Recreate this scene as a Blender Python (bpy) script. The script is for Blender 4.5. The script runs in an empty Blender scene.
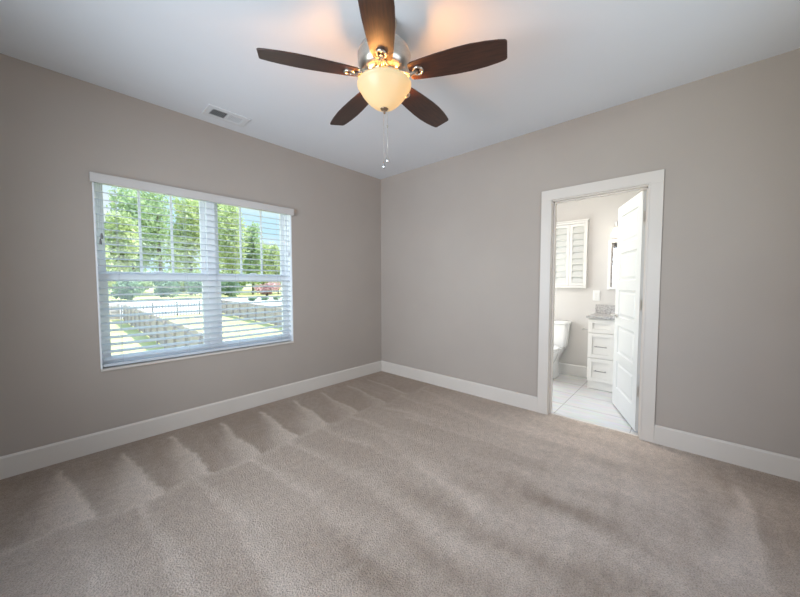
import bpy, bmesh, math, random
import numpy as np
from mathutils import Vector, Matrix
random.seed(7); np.random.seed(7)
C = bpy.context.scene.collection
SC = bpy.context.scene
PI = math.pi; R = math.radians

# ------------------------------------------------------------------ camera
CAM = Vector((-3.2121, -3.2972, 1.2795))
cd = bpy.data.cameras.new('camera'); cam = bpy.data.objects.new('camera', cd); C.objects.link(cam)
yaw, pitch, roll = 0.7395, -0.0494, -0.0009
fw = Vector((math.cos(yaw)*math.cos(pitch), math.sin(yaw)*math.cos(pitch), math.sin(pitch)))
rt = Vector((math.sin(yaw), -math.cos(yaw), 0)); up = rt.cross(fw)
r2 = math.cos(roll)*rt + math.sin(roll)*up; u2 = -math.sin(roll)*rt + math.cos(roll)*up
M = Matrix.Identity(4)
for i in range(3):
    M[i][0] = r2[i]; M[i][1] = u2[i]; M[i][2] = -fw[i]; M[i][3] = CAM[i]
cam.matrix_world = M
cd.sensor_fit = 'HORIZONTAL'; cd.sensor_width = 36; cd.lens = 318.55/800*36
cd.clip_start = .02; cd.clip_end = 600
SC.camera = cam

# ------------------------------------------------------------------ view, sky, sun, fill lights
SC.view_settings.view_transform = 'Standard'; SC.view_settings.look = 'None'
SC.view_settings.exposure = 0.0; SC.view_settings.gamma = 1.0
SC.view_settings.use_curve_mapping = False

world = bpy.data.worlds.new('sky'); SC.world = world; world.use_nodes = True
nt = world.node_tree; nt.nodes.clear()
wo = nt.nodes.new('ShaderNodeOutputWorld'); bg = nt.nodes.new('ShaderNodeBackground')
tc = nt.nodes.new('ShaderNodeTexCoord'); mp = nt.nodes.new('ShaderNodeMapping')
mp.inputs['Scale'].default_value = (1, 1, 2.6)
nz = nt.nodes.new('ShaderNodeTexNoise'); nz.inputs['Scale'].default_value = 3.2; nz.inputs['Detail'].default_value = 6
cr = nt.nodes.new('ShaderNodeValToRGB')
cr.color_ramp.elements[0].position = .42; cr.color_ramp.elements[0].color = (.60, .86, 1.0, 1)
cr.color_ramp.elements[1].position = .62; cr.color_ramp.elements[1].color = (.92, .96, 1.0, 1)
nt.links.new(tc.outputs['Generated'], mp.inputs['Vector']); nt.links.new(mp.outputs[0], nz.inputs['Vector'])
nt.links.new(nz.outputs['Fac'], cr.inputs[0])
sz = nt.nodes.new('ShaderNodeSeparateXYZ'); mr_ = nt.nodes.new('ShaderNodeMapRange')
mr_.inputs[1].default_value = .38; mr_.inputs[2].default_value = .85; mr_.inputs[3].default_value = 0; mr_.inputs[4].default_value = 1
zm = nt.nodes.new('ShaderNodeMix'); zm.data_type = 'RGBA'; zm.inputs[7].default_value = (1.15, 1.75, 2.7, 1)
nt.links.new(tc.outputs['Generated'], sz.inputs[0]); nt.links.new(sz.outputs[2], mr_.inputs[0]); nt.links.new(mr_.outputs[0], zm.inputs[0])
nt.links.new(cr.outputs[0], zm.inputs[6]); nt.links.new(zm.outputs[2], bg.inputs[0])
bg.inputs[1].default_value = 1.15
nt.links.new(bg.outputs[0], wo.inputs[0])

def light(name, kind, loc, energy, color=(1, 1, 1), to=None, size=None, parent=None, radius=None):
    l = bpy.data.lights.new(name, kind); l.energy = energy; l.color = color
    if size: l.shape = 'RECTANGLE'; l.size, l.size_y = size
    if radius is not None: l.shadow_soft_size = radius
    o = bpy.data.objects.new(name, l); C.objects.link(o); o.location = loc
    if to is not None: o.rotation_euler = (Vector(to)-Vector(loc)).to_track_quat('-Z', 'Y').to_euler()
    if parent: o.parent = parent
    return o
sun = light('sun', 'SUN', (20, -10, 40), 9.2, (1, .95, .86), to=(20-.44, -10+.22, 40-.87)); sun.data.angle = R(.6)
# added fill lights at made-up openings in the two walls behind the photographer
light('fill_south', 'AREA', (-1.75, -4.10, 1.50), 16, (.78, .88, 1), to=(-1.75, 0, 1.50), size=(1.7, 1.4))
dw = light('fill_west', 'AREA', (-4.05, -1.75, 1.50), 49, (.78, .88, 1), to=(0, -1.35, 1.38), size=(1.7, 1.4)); dw.data.spread = R(116)
# unseen overhead area light added to brighten the bathroom
light('bathroom_top_fill', 'AREA', (.32, -2.30, 2.70), 17, (1, .97, .93), to=(.32, -2.30, 0), size=(.35, .6))
light('bathroom_side_fill', 'AREA', (.70, -.98, 1.10), 27, (.95, .97, 1), to=(.78, -3, .7), size=(1.1, 1.9))  # side fill added to brighten the bathroom, at a made-up opening

# ------------------------------------------------------------------ materials
def mat(name, col, rough=.6, metal=0, coat=0, spec=.5):
    m = bpy.data.materials.new(name); m.use_nodes = True
    b = m.node_tree.nodes['Principled BSDF']
    b.inputs['Base Color'].default_value = (*col, 1); b.inputs['Roughness'].default_value = rough
    b.inputs['Metallic'].default_value = metal; b.inputs['Coat Weight'].default_value = coat
    b.inputs['Specular IOR Level'].default_value = spec
    return m
def nodes(m): return m.node_tree, m.node_tree.nodes['Principled BSDF']
def N(nt, t, **kw):
    n = nt.nodes.new(t)
    for k, v in kw.items():
        if k in n.inputs: n.inputs[k].default_value = v
        else: setattr(n, k, v)
    return n
def vary(m, c1, c2, scale=5, detail=4, lo=.35, hi=.65, stretch=(1, 1, 1), bump=0, bscale=None, dist=.002):
    nt, b = nodes(m); tc = N(nt, 'ShaderNodeTexCoord'); mp = N(nt, 'ShaderNodeMapping'); mp.inputs['Scale'].default_value = stretch
    nz = N(nt, 'ShaderNodeTexNoise', Scale=scale, Detail=detail); rp = N(nt, 'ShaderNodeValToRGB')
    rp.color_ramp.elements[0].position = lo; rp.color_ramp.elements[0].color = (*c1, 1)
    rp.color_ramp.elements[1].position = hi; rp.color_ramp.elements[1].color = (*c2, 1)
    L = nt.links.new
    L(tc.outputs['Object'], mp.inputs[0]); L(mp.outputs[0], nz.inputs['Vector']); L(nz.outputs['Fac'], rp.inputs[0]); L(rp.outputs[0], b.inputs['Base Color'])
    if bump:
        n2 = N(nt, 'ShaderNodeTexNoise', Scale=bscale or scale, Detail=3); bp = N(nt, 'ShaderNodeBump', Strength=bump, Distance=dist)
        L(mp.outputs[0], n2.inputs['Vector']); L(n2.outputs['Fac'], bp.inputs['Height']); L(bp.outputs[0], b.inputs['Normal'])
    return m
M_ = {}
M_['wall'] = vary(mat('greige_wall_paint', (.4, .36, .32), .75), (.405, .345, .300), (.425, .365, .318), 1.2, bump=.10, bscale=160, dist=.001)
M_['ceil'] = vary(mat('white_ceiling_paint', (.8, .8, .8), .9), (.745, .752, .77), (.77, .777, .795), 1.0, bump=.12, bscale=120, dist=.001)
M_['trim'] = vary(mat('white_trim_paint', (.66, .64, .61), .4), (.64, .575, .515), (.67, .602, .54), 2)
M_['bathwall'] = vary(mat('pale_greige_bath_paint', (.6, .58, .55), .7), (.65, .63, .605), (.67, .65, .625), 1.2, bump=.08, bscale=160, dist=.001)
M_['vinyl'] = vary(mat('white_window_vinyl', (.85, .86, .88), .4), (.87, .885, .91), (.90, .915, .94), 3)
M_['slat'] = vary(mat('white_blind_slat', (.84, .86, .88), .45), (.80, .83, .86), (.84, .87, .90), 3)
_nt, _b = nodes(M_['slat']); _t = N(_nt, 'ShaderNodeBsdfTranslucent', Color=(.80, .86, .94, 1)); _x = N(_nt, 'ShaderNodeMixShader', Fac=.28)
_nt.links.new(_b.outputs[0], _x.inputs[1]); _nt.links.new(_t.outputs[0], _x.inputs[2]); _nt.links.new(_x.outputs[0], [n for n in _nt.nodes if n.type == 'OUTPUT_MATERIAL'][0].inputs[0])
M_['valance'] = vary(mat('white_blind_valance', (.78, .75, .72), .5), (.56, .52, .49), (.59, .55, .52), 3)
M_['cord'] = mat('pale_blind_cord', (.62, .64, .67), .8)
M_['tassel'] = mat('grey_cord_tassel', (.18, .18, .18), .5)
M_['nickel'] = vary(mat('brushed_nickel', (.62, .57, .5), .32, 1), (.56, .51, .45), (.68, .62, .55), 40, stretch=(1, 1, 12))
M_['bronze'] = mat('dark_bronze', (.30, .20, .13), .35, .9)
M_['chrome'] = mat('satin_chrome', (.6, .6, .59), .28, 1)
M_['blade'] = vary(mat('dark_mahogany_blade', (.05, .02, .01), .42, coat=.35), (.020, .0065, .004), (.062, .021, .011), 9, 5, .3, .7, stretch=(1.2, 14, 14), bump=.06, bscale=12)
M_['blade'].node_tree.nodes['Principled BSDF'].inputs['Coat Roughness'].default_value = .36
M_['dark'] = mat('duct_shade', (.035, .035, .04), .8)
M_['grille'] = mat('white_register_enamel', (.72, .72, .72), .5)
M_['porcelain'] = mat('white_porcelain', (.86, .86, .85), .12, coat=.4)
M_['cabinet'] = vary(mat('white_cabinet_paint', (.84, .83, .78), .4), (.82, .80, .75), (.85, .835, .79), 2)
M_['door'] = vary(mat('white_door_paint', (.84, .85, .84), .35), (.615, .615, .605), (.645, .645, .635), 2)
M_['pull'] = mat('brushed_pull', (.30, .29, .28), .5, .4)
M_['plate'] = mat('white_wall_plate', (.85, .85, .83), .35)
M_['mirror'] = mat('mirror_glass', (.85, .86, .87), .03, 1)
M_['bathtrim'] = vary(mat('bright_white_bath_trim', (.82, .81, .79), .4), (.80, .79, .77), (.83, .82, .80), 2)
def granite():
    m = mat('speckled_grey_granite', (.4, .4, .4), .25); nt, b = nodes(m); L = nt.links.new
    tc = N(nt, 'ShaderNodeTexCoord'); v = N(nt, 'ShaderNodeTexVoronoi', Scale=130); rp = N(nt, 'ShaderNodeValToRGB')
    e = rp.color_ramp.elements; e[0].color = (.26, .25, .245, 1); e[1].color = (.58, .56, .54, 1); e[0].position = .15; e[1].position = .75
    L(tc.outputs['Object'], v.inputs['Vector']); L(v.outputs['Color'], rp.inputs[0]); L(rp.outputs[0], b.inputs['Base Color'])
    return m
M_['granite'] = granite()
def glass(name, tint=(1, 1, 1), gl=.05):
    m = bpy.data.materials.new(name); m.use_nodes = True; nt = m.node_tree; nt.nodes.clear(); L = nt.links.new
    o = N(nt, 'ShaderNodeOutputMaterial'); t = N(nt, 'ShaderNodeBsdfTransparent', Color=(*tint, 1)); g = N(nt, 'ShaderNodeBsdfGlossy', Roughness=.02)
    x = N(nt, 'ShaderNodeMixShader', Fac=gl); L(t.outputs[0], x.inputs[1]); L(g.outputs[0], x.inputs[2]); L(x.outputs[0], o.inputs[0])
    return m
M_['glass'] = glass('window_glass', (.95, .98, .98))
def translucent(name, col, tcol, fac, rough=.3, emit=None, es=0):
    m = mat(name, col, rough); nt, b = nodes(m); o = [n for n in nt.nodes if n.type == 'OUTPUT_MATERIAL'][0]
    t = N(nt, 'ShaderNodeBsdfTranslucent', Color=(*tcol, 1)); x = N(nt, 'ShaderNodeMixShader', Fac=fac)
    nt.links.new(b.outputs[0], x.inputs[1]); nt.links.new(t.outputs[0], x.inputs[2]); nt.links.new(x.outputs[0], o.inputs[0])
    if emit: b.inputs['Emission Color'].default_value = (*emit, 1); b.inputs['Emission Strength'].default_value = es
    return m
M_['bowl'] = translucent('frosted_amber_glass', (.62, .55, .40), (.16, .115, .05), .5, .3, (1, .77, .36), .95)
M_['shade'] = translucent('white_opal_glass', (.85, .84, .8), (.8, .76, .68), .5, .3, (1, .95, .88), .6)
M_['louver'] = translucent('white_shutter_louver', (.84, .84, .82), (.8, .8, .78), .35, .45)
# tile
def tile():
    m = mat('pale_grey_floor_tile', (.6, .58, .56), .22); nt, b = nodes(m); L = nt.links.new
    tc = N(nt, 'ShaderNodeTexCoord'); mp = N(nt, 'ShaderNodeMapping'); mp.inputs['Rotation'].default_value = (0, 0, -PI/2); mp.inputs['Location'].default_value = (2.343, 0, 0)
    mp.vector_type = 'POINT'
    br = N(nt, 'ShaderNodeTexBrick', offset=0.0, Scale=1.0); br.inputs['Brick Width'].default_value = .61; br.inputs['Row Height'].default_value = .40
    br.inputs['Mortar Size'].default_value = .0035; br.inputs['Mortar Smooth'].default_value = .1
    br.inputs['Color1'].default_value = (.78, .775, .775, 1); br.inputs['Color2'].default_value = (.74, .735, .735, 1); br.inputs['Mortar'].default_value = (.42, .41, .40, 1)
    nz = N(nt, 'ShaderNodeTexNoise', Scale=6, Detail=5); mx = N(nt, 'ShaderNodeMix', data_type='RGBA', blend_type='MULTIPLY'); mx.inputs[0].default_value = .35
    sep = N(nt, 'ShaderNodeSeparateXYZ'); cmb = N(nt, 'ShaderNodeCombineXYZ'); ad = N(nt, 'ShaderNodeMath', operation='ADD'); ad.inputs[1].default_value = 2.343+6.1
    L(tc.outputs['Object'], sep.inputs[0]); L(sep.outputs[1], ad.inputs[0]); L(ad.outputs[0], cmb.inputs[0]); L(sep.outputs[0], cmb.inputs[1])
    L(cmb.outputs[0], br.inputs['Vector'])
    mp.inputs['Rotation'].default_value = (0, 0, 0); mp.inputs['Scale'].default_value = (4, 1, 1); L(tc.outputs['Object'], mp.inputs[0]); L(mp.outputs[0], nz.inputs['Vector'])
    L(br.outputs['Color'], mx.inputs[6]); L(nz.outputs['Color'], mx.inputs[7]); L(mx.outputs[2], b.inputs['Base Color'])
    return m
M_['tile'] = tile()
def carpet():
    m = mat('beige_cut_pile_carpet', (.3, .27, .25), 1.0, spec=.1); nt, b = nodes(m); L = nt.links.new
    b.inputs['Sheen Weight'].default_value = .15; b.inputs['Sheen Roughness'].default_value = .5
    tc = N(nt, 'ShaderNodeTexCoord'); at = N(nt, 'ShaderNodeAttribute', attribute_name='pile_and_light')
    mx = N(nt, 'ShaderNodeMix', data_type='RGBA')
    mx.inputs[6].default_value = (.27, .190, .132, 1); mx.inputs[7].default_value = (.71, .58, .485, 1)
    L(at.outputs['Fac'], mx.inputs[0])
    n1 = N(nt, 'ShaderNodeTexNoise', Scale=150, Detail=3, Roughness=.75); n2 = N(nt, 'ShaderNodeTexVoronoi', Scale=130)
    L(tc.outputs['Object'], n1.inputs['Vector']); L(tc.outputs['Object'], n2.inputs['Vector'])
    rp = N(nt, 'ShaderNodeValToRGB'); e = rp.color_ramp.elements; e[0].position = .27; e[0].color = (.46, .45, .44, 1); e[1].position = .54; e[1].color = (1.12, 1.12, 1.12, 1)
    L(n1.outputs['Fac'], rp.inputs[0])
    mu = N(nt, 'ShaderNodeMix', data_type='RGBA', blend_type='MULTIPLY'); mu.inputs[0].default_value = 1
    L(mx.outputs[2], mu.inputs[6]); L(rp.outputs[0], mu.inputs[7]); L(mu.outputs[2], b.inputs['Base Color'])
    n3 = N(nt, 'ShaderNodeTexNoise', Scale=24, Detail=5, Roughness=.7); r3 = N(nt, 'ShaderNodeValToRGB'); L(tc.outputs['Object'], n3.inputs['Vector']); L(n3.outputs['Fac'], r3.inputs[0])
    e3 = r3.color_ramp.elements; e3[0].position = .36; e3[0].color = (.87, .865, .865, 1); e3[1].position = .62; e3[1].color = (1.06, 1.06, 1.06, 1)
    m3 = N(nt, 'ShaderNodeMix', data_type='RGBA', blend_type='MULTIPLY'); m3.inputs[0].default_value = 1; L(mu.outputs[2], m3.inputs[6]); L(r3.outputs[0], m3.inputs[7]); L(m3.outputs[2], b.inputs['Base Color'])
    ad = N(nt, 'ShaderNodeMath', operation='ADD'); L(n1.outputs['Fac'], ad.inputs[0]); L(n2.outputs['Distance'], ad.inputs[1])
    bp = N(nt, 'ShaderNodeBump', Strength=.8, Distance=.008); L(ad.outputs[0], bp.inputs['Height']); L(bp.outputs[0], b.inputs['Normal'])
    return m
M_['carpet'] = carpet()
# outdoors
M_['lawn'] = vary(mat('sunlit_lawn', (.4, .5, .2), .9, spec=.1), (.44, .45, .19), (.58, .55, .27), .35, 5)
M_['road'] = vary(mat('pale_concrete', (.6, .6, .58), .9), (.54, .535, .51), (.62, .615, .59), .5)
M_['fence'] = vary(mat('weathered_fence_wood', (.4, .3, .25), .85), (.43, .37, .37), (.58, .505, .50), 3, 4, stretch=(7, 7, .6))
M_['iron'] = mat('dark_metal_fence', (.10, .10, .11), .5)
M_['bark'] = vary(mat('tree_bark', (.16, .12, .09), .9), (.12, .09, .07), (.22, .17, .13), 4)
def leafmat(name, c1, c2, t):
    m = translucent(name, c1, t, .4, .6); nt, b = nodes(m)
    oi = N(nt, 'ShaderNodeTexCoord'); nz = N(nt, 'ShaderNodeTexNoise', Scale=.7, Detail=4); rp = N(nt, 'ShaderNodeValToRGB')
    rp.color_ramp.elements[0].position = .38; rp.color_ramp.elements[0].color = (*c1, 1); rp.color_ramp.elements[1].position = .62; rp.color_ramp.elements[1].color = (*c2, 1)
    nt.links.new(oi.outputs['Object'], nz.inputs[0]); nt.links.new(nz.outputs['Fac'], rp.inputs[0]); nt.links.new(rp.outputs[0], b.inputs['Base Color'])
    return m
M_['leaf'] = leafmat('yellow_green_leaves', (.44, .53, .30), (.70, .74, .42), (.62, .70, .34))
M_['leafmid'] = leafmat('mid_green_leaves', (.34, .47, .30), (.56, .64, .40), (.50, .62, .32))
M_['leafdark'] = leafmat('dark_green_leaves', (.18, .30, .22), (.32, .44, .28), (.26, .38, .20))
M_['leafpink'] = leafmat('dusky_pink_leaves', (.66, .42, .42), (.78, .56, .54), (.66, .40, .40))
M_['shed'] = mat('white_shed_siding', (.8, .8, .79), .7)

# ------------------------------------------------------------------ mesh helpers
class MB:
    def __init__(s, o=(0, 0, 0)): s.v = []; s.f = []; s.o = Vector(o)
    def add(s, vs, fs):
        k = len(s.v); s.v += [Vector(v)-s.o for v in vs]; s.f += [[i+k for i in f] for f in fs]; return s
    def box(s, a, b):
        x0, y0, z0 = (min(p, q) for p, q in zip(a, b)); x1, y1, z1 = (max(p, q) for p, q in zip(a, b))
        return s.add([(x0, y0, z0), (x1, y0, z0), (x1, y1, z0), (x0, y1, z0), (x0, y0, z1), (x1, y0, z1), (x1, y1, z1), (x0, y1, z1)],
                     [(0, 3, 2, 1), (4, 5, 6, 7), (0, 1, 5, 4), (1, 2, 6, 5), (2, 3, 7, 6), (3, 0, 4, 7)])
    def obox(s, c, ax, ay, az, h):
        c = Vector(c); ax, ay, az = Vector(ax).normalized()*h[0], Vector(ay).normalized()*h[1], Vector(az).normalized()*h[2]
        P = [c+i*ax+j*ay+k*az for k in (-1, 1) for i, j in ((-1, -1), (1, -1), (1, 1), (-1, 1))]
        return s.add(P, [(0, 3, 2, 1), (4, 5, 6, 7), (0, 1, 5, 4), (1, 2, 6, 5), (2, 3, 7, 6), (3, 0, 4, 7)])
    def lathe(s, prof, c=(0, 0, 0), n=32, sx=1, sy=1):
        c = Vector(c); vs = []; fs = []
        for r, z in prof:
            for i in range(n): vs.append(c+Vector((r*math.cos(2*PI*i/n)*sx, r*math.sin(2*PI*i/n)*sy, z)))
        for j in range(len(prof)-1):
            for i in range(n): fs.append((j*n+i, j*n+(i+1) % n, (j+1)*n+(i+1) % n, (j+1)*n+i))
        fs.append(tuple(range(n-1, -1, -1))); m = (len(prof)-1)*n; fs.append(tuple(m+i for i in range(n)))
        return s.add(vs, fs)
    def tube(s, pts, r, n=10, closed=False):
        pts = [Vector(p) for p in pts]; m = len(pts); vs = []; fs = []; pu = None
        rr = r if isinstance(r, (list, tuple)) else [r]*m
        for i, p in enumerate(pts):
            if closed: t = pts[(i+1) % m]-pts[i-1]
            else: t = pts[min(i+1, m-1)]-pts[max(i-1, 0)]
            t.normalize()
            if pu is None: pu = Vector((0, 0, 1)) if abs(t.z) < .9 else Vector((1, 0, 0))
            a = t.cross(pu).normalized(); b = a.cross(t).normalized(); pu = b
            for k in range(n): vs.append(p+rr[i]*(math.cos(2*PI*k/n)*a+math.sin(2*PI*k/n)*b))
        for i in range(m if closed else m-1):
            j = (i+1) % m
            for k in range(n): fs.append((i*n+k, i*n+(k+1) % n, j*n+(k+1) % n, j*n+k))
        if not closed: fs += [tuple(range(n-1, -1, -1)), tuple((m-1)*n+k for k in range(n))]
        return s.add(vs, fs)
    def loft(s, rings):
        n = len(rings[0]); vs = [v for r in rings for v in r]; fs = []
        for j in range(len(rings)-1):
            for i in range(n): fs.append((j*n+i, j*n+(i+1) % n, (j+1)*n+(i+1) % n, (j+1)*n+i))
        fs.append(tuple(range(n-1, -1, -1))); m = (len(rings)-1)*n; fs.append(tuple(m+i for i in range(n)))
        return s.add(vs, fs)
    def build(s, name, m, parent=None, bevel=0, smooth=False, seg=2):
        me = bpy.data.meshes.new(name); me.from_pydata([tuple(v) for v in s.v], [], s.f); me.update()
        bm = bmesh.new(); bm.from_mesh(me); bmesh.ops.recalc_face_normals(bm, faces=bm.faces); bm.to_mesh(me); bm.free()
        me.materials.append(M_[m] if isinstance(m, str) else m)
        o = bpy.data.objects.new(name, me); C.objects.link(o)
        if parent: o.parent = parent
        else: o.location = s.o
        if bevel:
            b = o.modifiers.new('bevel', 'BEVEL'); b.width = bevel; b.segments = seg; b.limit_method = 'ANGLE'; b.angle_limit = R(40)
        if smooth:
            for p in me.polygons: p.use_smooth = True
            if smooth != True:
                bm = bmesh.new(); bm.from_mesh(me)
                for e in bm.edges:
                    if len(e.link_faces) == 2 and e.calc_face_angle(0) > R(smooth): e.smooth = False
                bm.to_mesh(me); bm.free()
        return o
def thing(name, label, cat, loc=(0, 0, 0), group=None):
    o = bpy.data.objects.new(name, None); o.empty_display_size = .1; C.objects.link(o); o.location = loc
    tag(o, label, cat, group); return o
def tag(o, label, cat, group=None, kind=None):
    o['label'] = label; o['category'] = cat
    if group: o['group'] = group
    if kind: o['kind'] = kind
    return o
def struct(o): o['kind'] = 'structure'; return o
def copy_tree(o, parent=None):
    c = o.copy(); C.objects.link(c)
    if parent: c.parent = parent
    for ch in list(o.children): copy_tree(ch, c)
    return c

H = 2.742
X0, Y0 = -3.95, -4.0            # far corner of the bedroom behind the photographer
WT = .115; WO = .16             # inner and outer wall thickness
# ------------------------------------------------------------------ floor with vacuum marks and painted light in the carpet
def smooth(e0, e1, x):
    t = np.clip((x-e0)/(e1-e0), 0, 1); return t*t*(3-2*t)
def make_floor():
    st = .016
    xs = np.linspace(X0, 0.045, int((0.045-X0)/st)+1); ys = np.linspace(Y0, 0, int(-Y0/st)+1)
    X, Y = np.meshgrid(xs, ys); X = X.ravel(); Y = Y.ravel()
    rs = np.random.RandomState(3)
    def wob(s, a, n=7):
        z = np.zeros_like(X)
        for i in range(n):
            k = rs.normal(0, s, 2); z += np.sin(k[0]*X+k[1]*Y+rs.uniform(0, 6.3))
        return z*a/math.sqrt(n)
    xw = X+wob(9, .018)+wob(28, .006); yw = Y+wob(9, .02)+wob(30, .006)
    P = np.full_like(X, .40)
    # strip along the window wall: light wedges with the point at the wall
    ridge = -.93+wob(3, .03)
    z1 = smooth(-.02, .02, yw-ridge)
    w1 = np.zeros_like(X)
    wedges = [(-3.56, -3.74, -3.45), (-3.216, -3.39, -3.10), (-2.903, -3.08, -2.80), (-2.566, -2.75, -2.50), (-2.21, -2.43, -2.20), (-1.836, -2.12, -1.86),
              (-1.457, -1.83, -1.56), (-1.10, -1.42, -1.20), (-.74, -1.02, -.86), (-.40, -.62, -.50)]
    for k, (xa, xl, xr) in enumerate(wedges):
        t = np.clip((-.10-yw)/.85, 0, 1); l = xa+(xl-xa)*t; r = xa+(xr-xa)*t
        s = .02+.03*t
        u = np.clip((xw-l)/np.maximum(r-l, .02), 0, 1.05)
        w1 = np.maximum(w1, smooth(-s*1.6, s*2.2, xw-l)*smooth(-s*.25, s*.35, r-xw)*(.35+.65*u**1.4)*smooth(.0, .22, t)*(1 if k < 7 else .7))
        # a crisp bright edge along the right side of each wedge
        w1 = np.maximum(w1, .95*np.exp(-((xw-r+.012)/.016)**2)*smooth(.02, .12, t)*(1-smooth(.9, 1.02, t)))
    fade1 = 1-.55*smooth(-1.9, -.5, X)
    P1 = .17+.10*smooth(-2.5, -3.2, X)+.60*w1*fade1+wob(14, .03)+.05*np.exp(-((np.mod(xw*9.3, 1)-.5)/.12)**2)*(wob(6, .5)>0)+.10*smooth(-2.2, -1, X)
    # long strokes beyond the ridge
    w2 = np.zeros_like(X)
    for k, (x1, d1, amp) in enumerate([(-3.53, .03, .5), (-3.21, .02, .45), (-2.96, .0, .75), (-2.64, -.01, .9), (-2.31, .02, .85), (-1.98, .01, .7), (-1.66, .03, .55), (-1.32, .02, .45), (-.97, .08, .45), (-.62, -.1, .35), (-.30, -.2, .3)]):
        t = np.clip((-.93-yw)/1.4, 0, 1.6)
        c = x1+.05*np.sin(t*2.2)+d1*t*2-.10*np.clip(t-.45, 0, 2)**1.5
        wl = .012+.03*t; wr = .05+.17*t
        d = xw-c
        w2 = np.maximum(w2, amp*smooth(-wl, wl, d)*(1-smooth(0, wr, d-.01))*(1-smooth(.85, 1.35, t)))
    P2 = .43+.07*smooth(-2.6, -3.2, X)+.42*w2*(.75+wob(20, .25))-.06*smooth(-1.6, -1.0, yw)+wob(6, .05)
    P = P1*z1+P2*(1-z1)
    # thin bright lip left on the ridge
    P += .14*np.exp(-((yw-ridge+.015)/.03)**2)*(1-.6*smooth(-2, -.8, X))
    # trampled and brushed area towards the photographer
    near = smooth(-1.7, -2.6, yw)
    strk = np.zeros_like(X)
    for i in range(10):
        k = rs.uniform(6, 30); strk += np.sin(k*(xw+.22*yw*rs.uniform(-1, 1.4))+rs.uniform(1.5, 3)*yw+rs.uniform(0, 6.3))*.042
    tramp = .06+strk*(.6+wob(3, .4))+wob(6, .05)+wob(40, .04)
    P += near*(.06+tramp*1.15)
    dd = np.hypot(X+.35, (Y+2.55)*.85); P += .22*np.exp(-(dd/.75)**2)+.25*np.exp(-(dd/.38)**2)  # bathroom light spill painted as paler carpet before the door
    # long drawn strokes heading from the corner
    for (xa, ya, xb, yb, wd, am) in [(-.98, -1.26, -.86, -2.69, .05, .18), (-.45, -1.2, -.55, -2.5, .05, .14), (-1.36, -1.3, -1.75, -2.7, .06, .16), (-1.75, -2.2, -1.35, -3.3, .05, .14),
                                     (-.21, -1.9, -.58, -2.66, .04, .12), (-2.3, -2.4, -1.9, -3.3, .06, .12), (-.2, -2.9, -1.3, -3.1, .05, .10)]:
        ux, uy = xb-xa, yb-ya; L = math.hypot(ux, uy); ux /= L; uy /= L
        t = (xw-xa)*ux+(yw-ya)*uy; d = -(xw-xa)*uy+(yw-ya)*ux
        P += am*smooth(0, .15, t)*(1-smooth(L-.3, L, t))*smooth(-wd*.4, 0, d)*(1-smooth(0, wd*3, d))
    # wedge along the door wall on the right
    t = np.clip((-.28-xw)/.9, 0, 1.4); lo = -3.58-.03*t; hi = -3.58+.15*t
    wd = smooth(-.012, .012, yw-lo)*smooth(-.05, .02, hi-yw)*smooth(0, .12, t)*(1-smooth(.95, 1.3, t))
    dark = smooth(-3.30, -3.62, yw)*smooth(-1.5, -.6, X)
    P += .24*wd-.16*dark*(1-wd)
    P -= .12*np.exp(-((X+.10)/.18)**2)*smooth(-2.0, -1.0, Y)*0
    P = np.clip(P+wob(4, .03)-.20*smooth(-2.3, -3.1, yw)*smooth(-1.0, -2.2, X), 0, 1)  # last term darkens the foreground colour to offset the fill lights there
    nx, ny = len(xs), len(ys)
    me = bpy.data.meshes.new('floor')
    me.from_pydata([(float(x), float(y), 0.0) for x, y in zip(X, Y)], [], [(j*nx+i, j*nx+i+1, (j+1)*nx+i+1, (j+1)*nx+i) for j in range(ny-1) for i in range(nx-1)])
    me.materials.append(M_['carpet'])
    a = me.attributes.new('pile_and_light', 'FLOAT', 'POINT'); a.data.foreach_set('value', P.astype(np.float32))
    o = bpy.data.objects.new('floor', me); C.objects.link(o); struct(o)
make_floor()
BX = 1.619                      # far bathroom wall
struct(MB().box((.045, -3.75, -.06), (BX, -1.0, -.004)).build('floor_bathroom', 'tile'))
struct(MB().box((.035, -3.02, -.02), (.055, -2.315, .004)).build('trim_threshold', 'trim', bevel=.002))
struct(MB().box((X0-.2, Y0-.2, H), (0, 0, H+.1)).build('ceiling', 'ceil'))
struct(MB().box((0, -3.75, H), (BX+WO, 0, H+.1)).build('ceiling_bathroom', 'ceil'))

# ------------------------------------------------------------------ walls
WX0, WX1, WZ0, WZ1, WZU = -2.978, -1.384, .605, 2.075, 2.135      # bedroom window opening
def wall_with_hole(name, m, axis, a0, a1, t0, t1, h0, h1, z0, z1, zt=H, soffit=None):
    b = MB()
    if soffit: b.box((h0, t0, soffit), (h1, t0+.080, z1))
    def bx(p, q, za, zb):
        if axis == 'x': b.box((p, t0, za), (q, t1, zb))
        else: b.box((t0, p, za), (t1, q, zb))
    bx(a0, h0, 0, zt); bx(h1, a1, 0, zt)
    if z0 > 0: bx(h0, h1, 0, z0)
    bx(h0, h1, z1, zt)
    return struct(b.build(name, m))
wall_with_hole('wall_left', 'wall', 'x', X0-.2, WT, 0, WO, WX0, WX1, WZ0, WZU, soffit=WZ1)
DY0, DY1, DZ = -3.035, -2.301, 2.055                  # rough door opening
wall_with_hole('wall_right', 'wall', 'y', Y0-.2, 0, 0, WT, DY0, DY1, 0, DZ)
wall_with_hole('wall_near_right', 'wall', 'x', X0-.2, 0, Y0-WO, Y0, -2.65, -.85, .75, 2.2)  # opening invented for the south fill light
wall_with_hole('wall_near_left', 'wall', 'y', Y0, 0, X0-WO, X0, -2.65, -.85, .75, 2.2)  # hole made up to let the west fill light in
BW0, BW1, BWZ0, BWZ1 = -2.225, -1.515, 1.255, 2.055   # bathroom window opening
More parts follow.
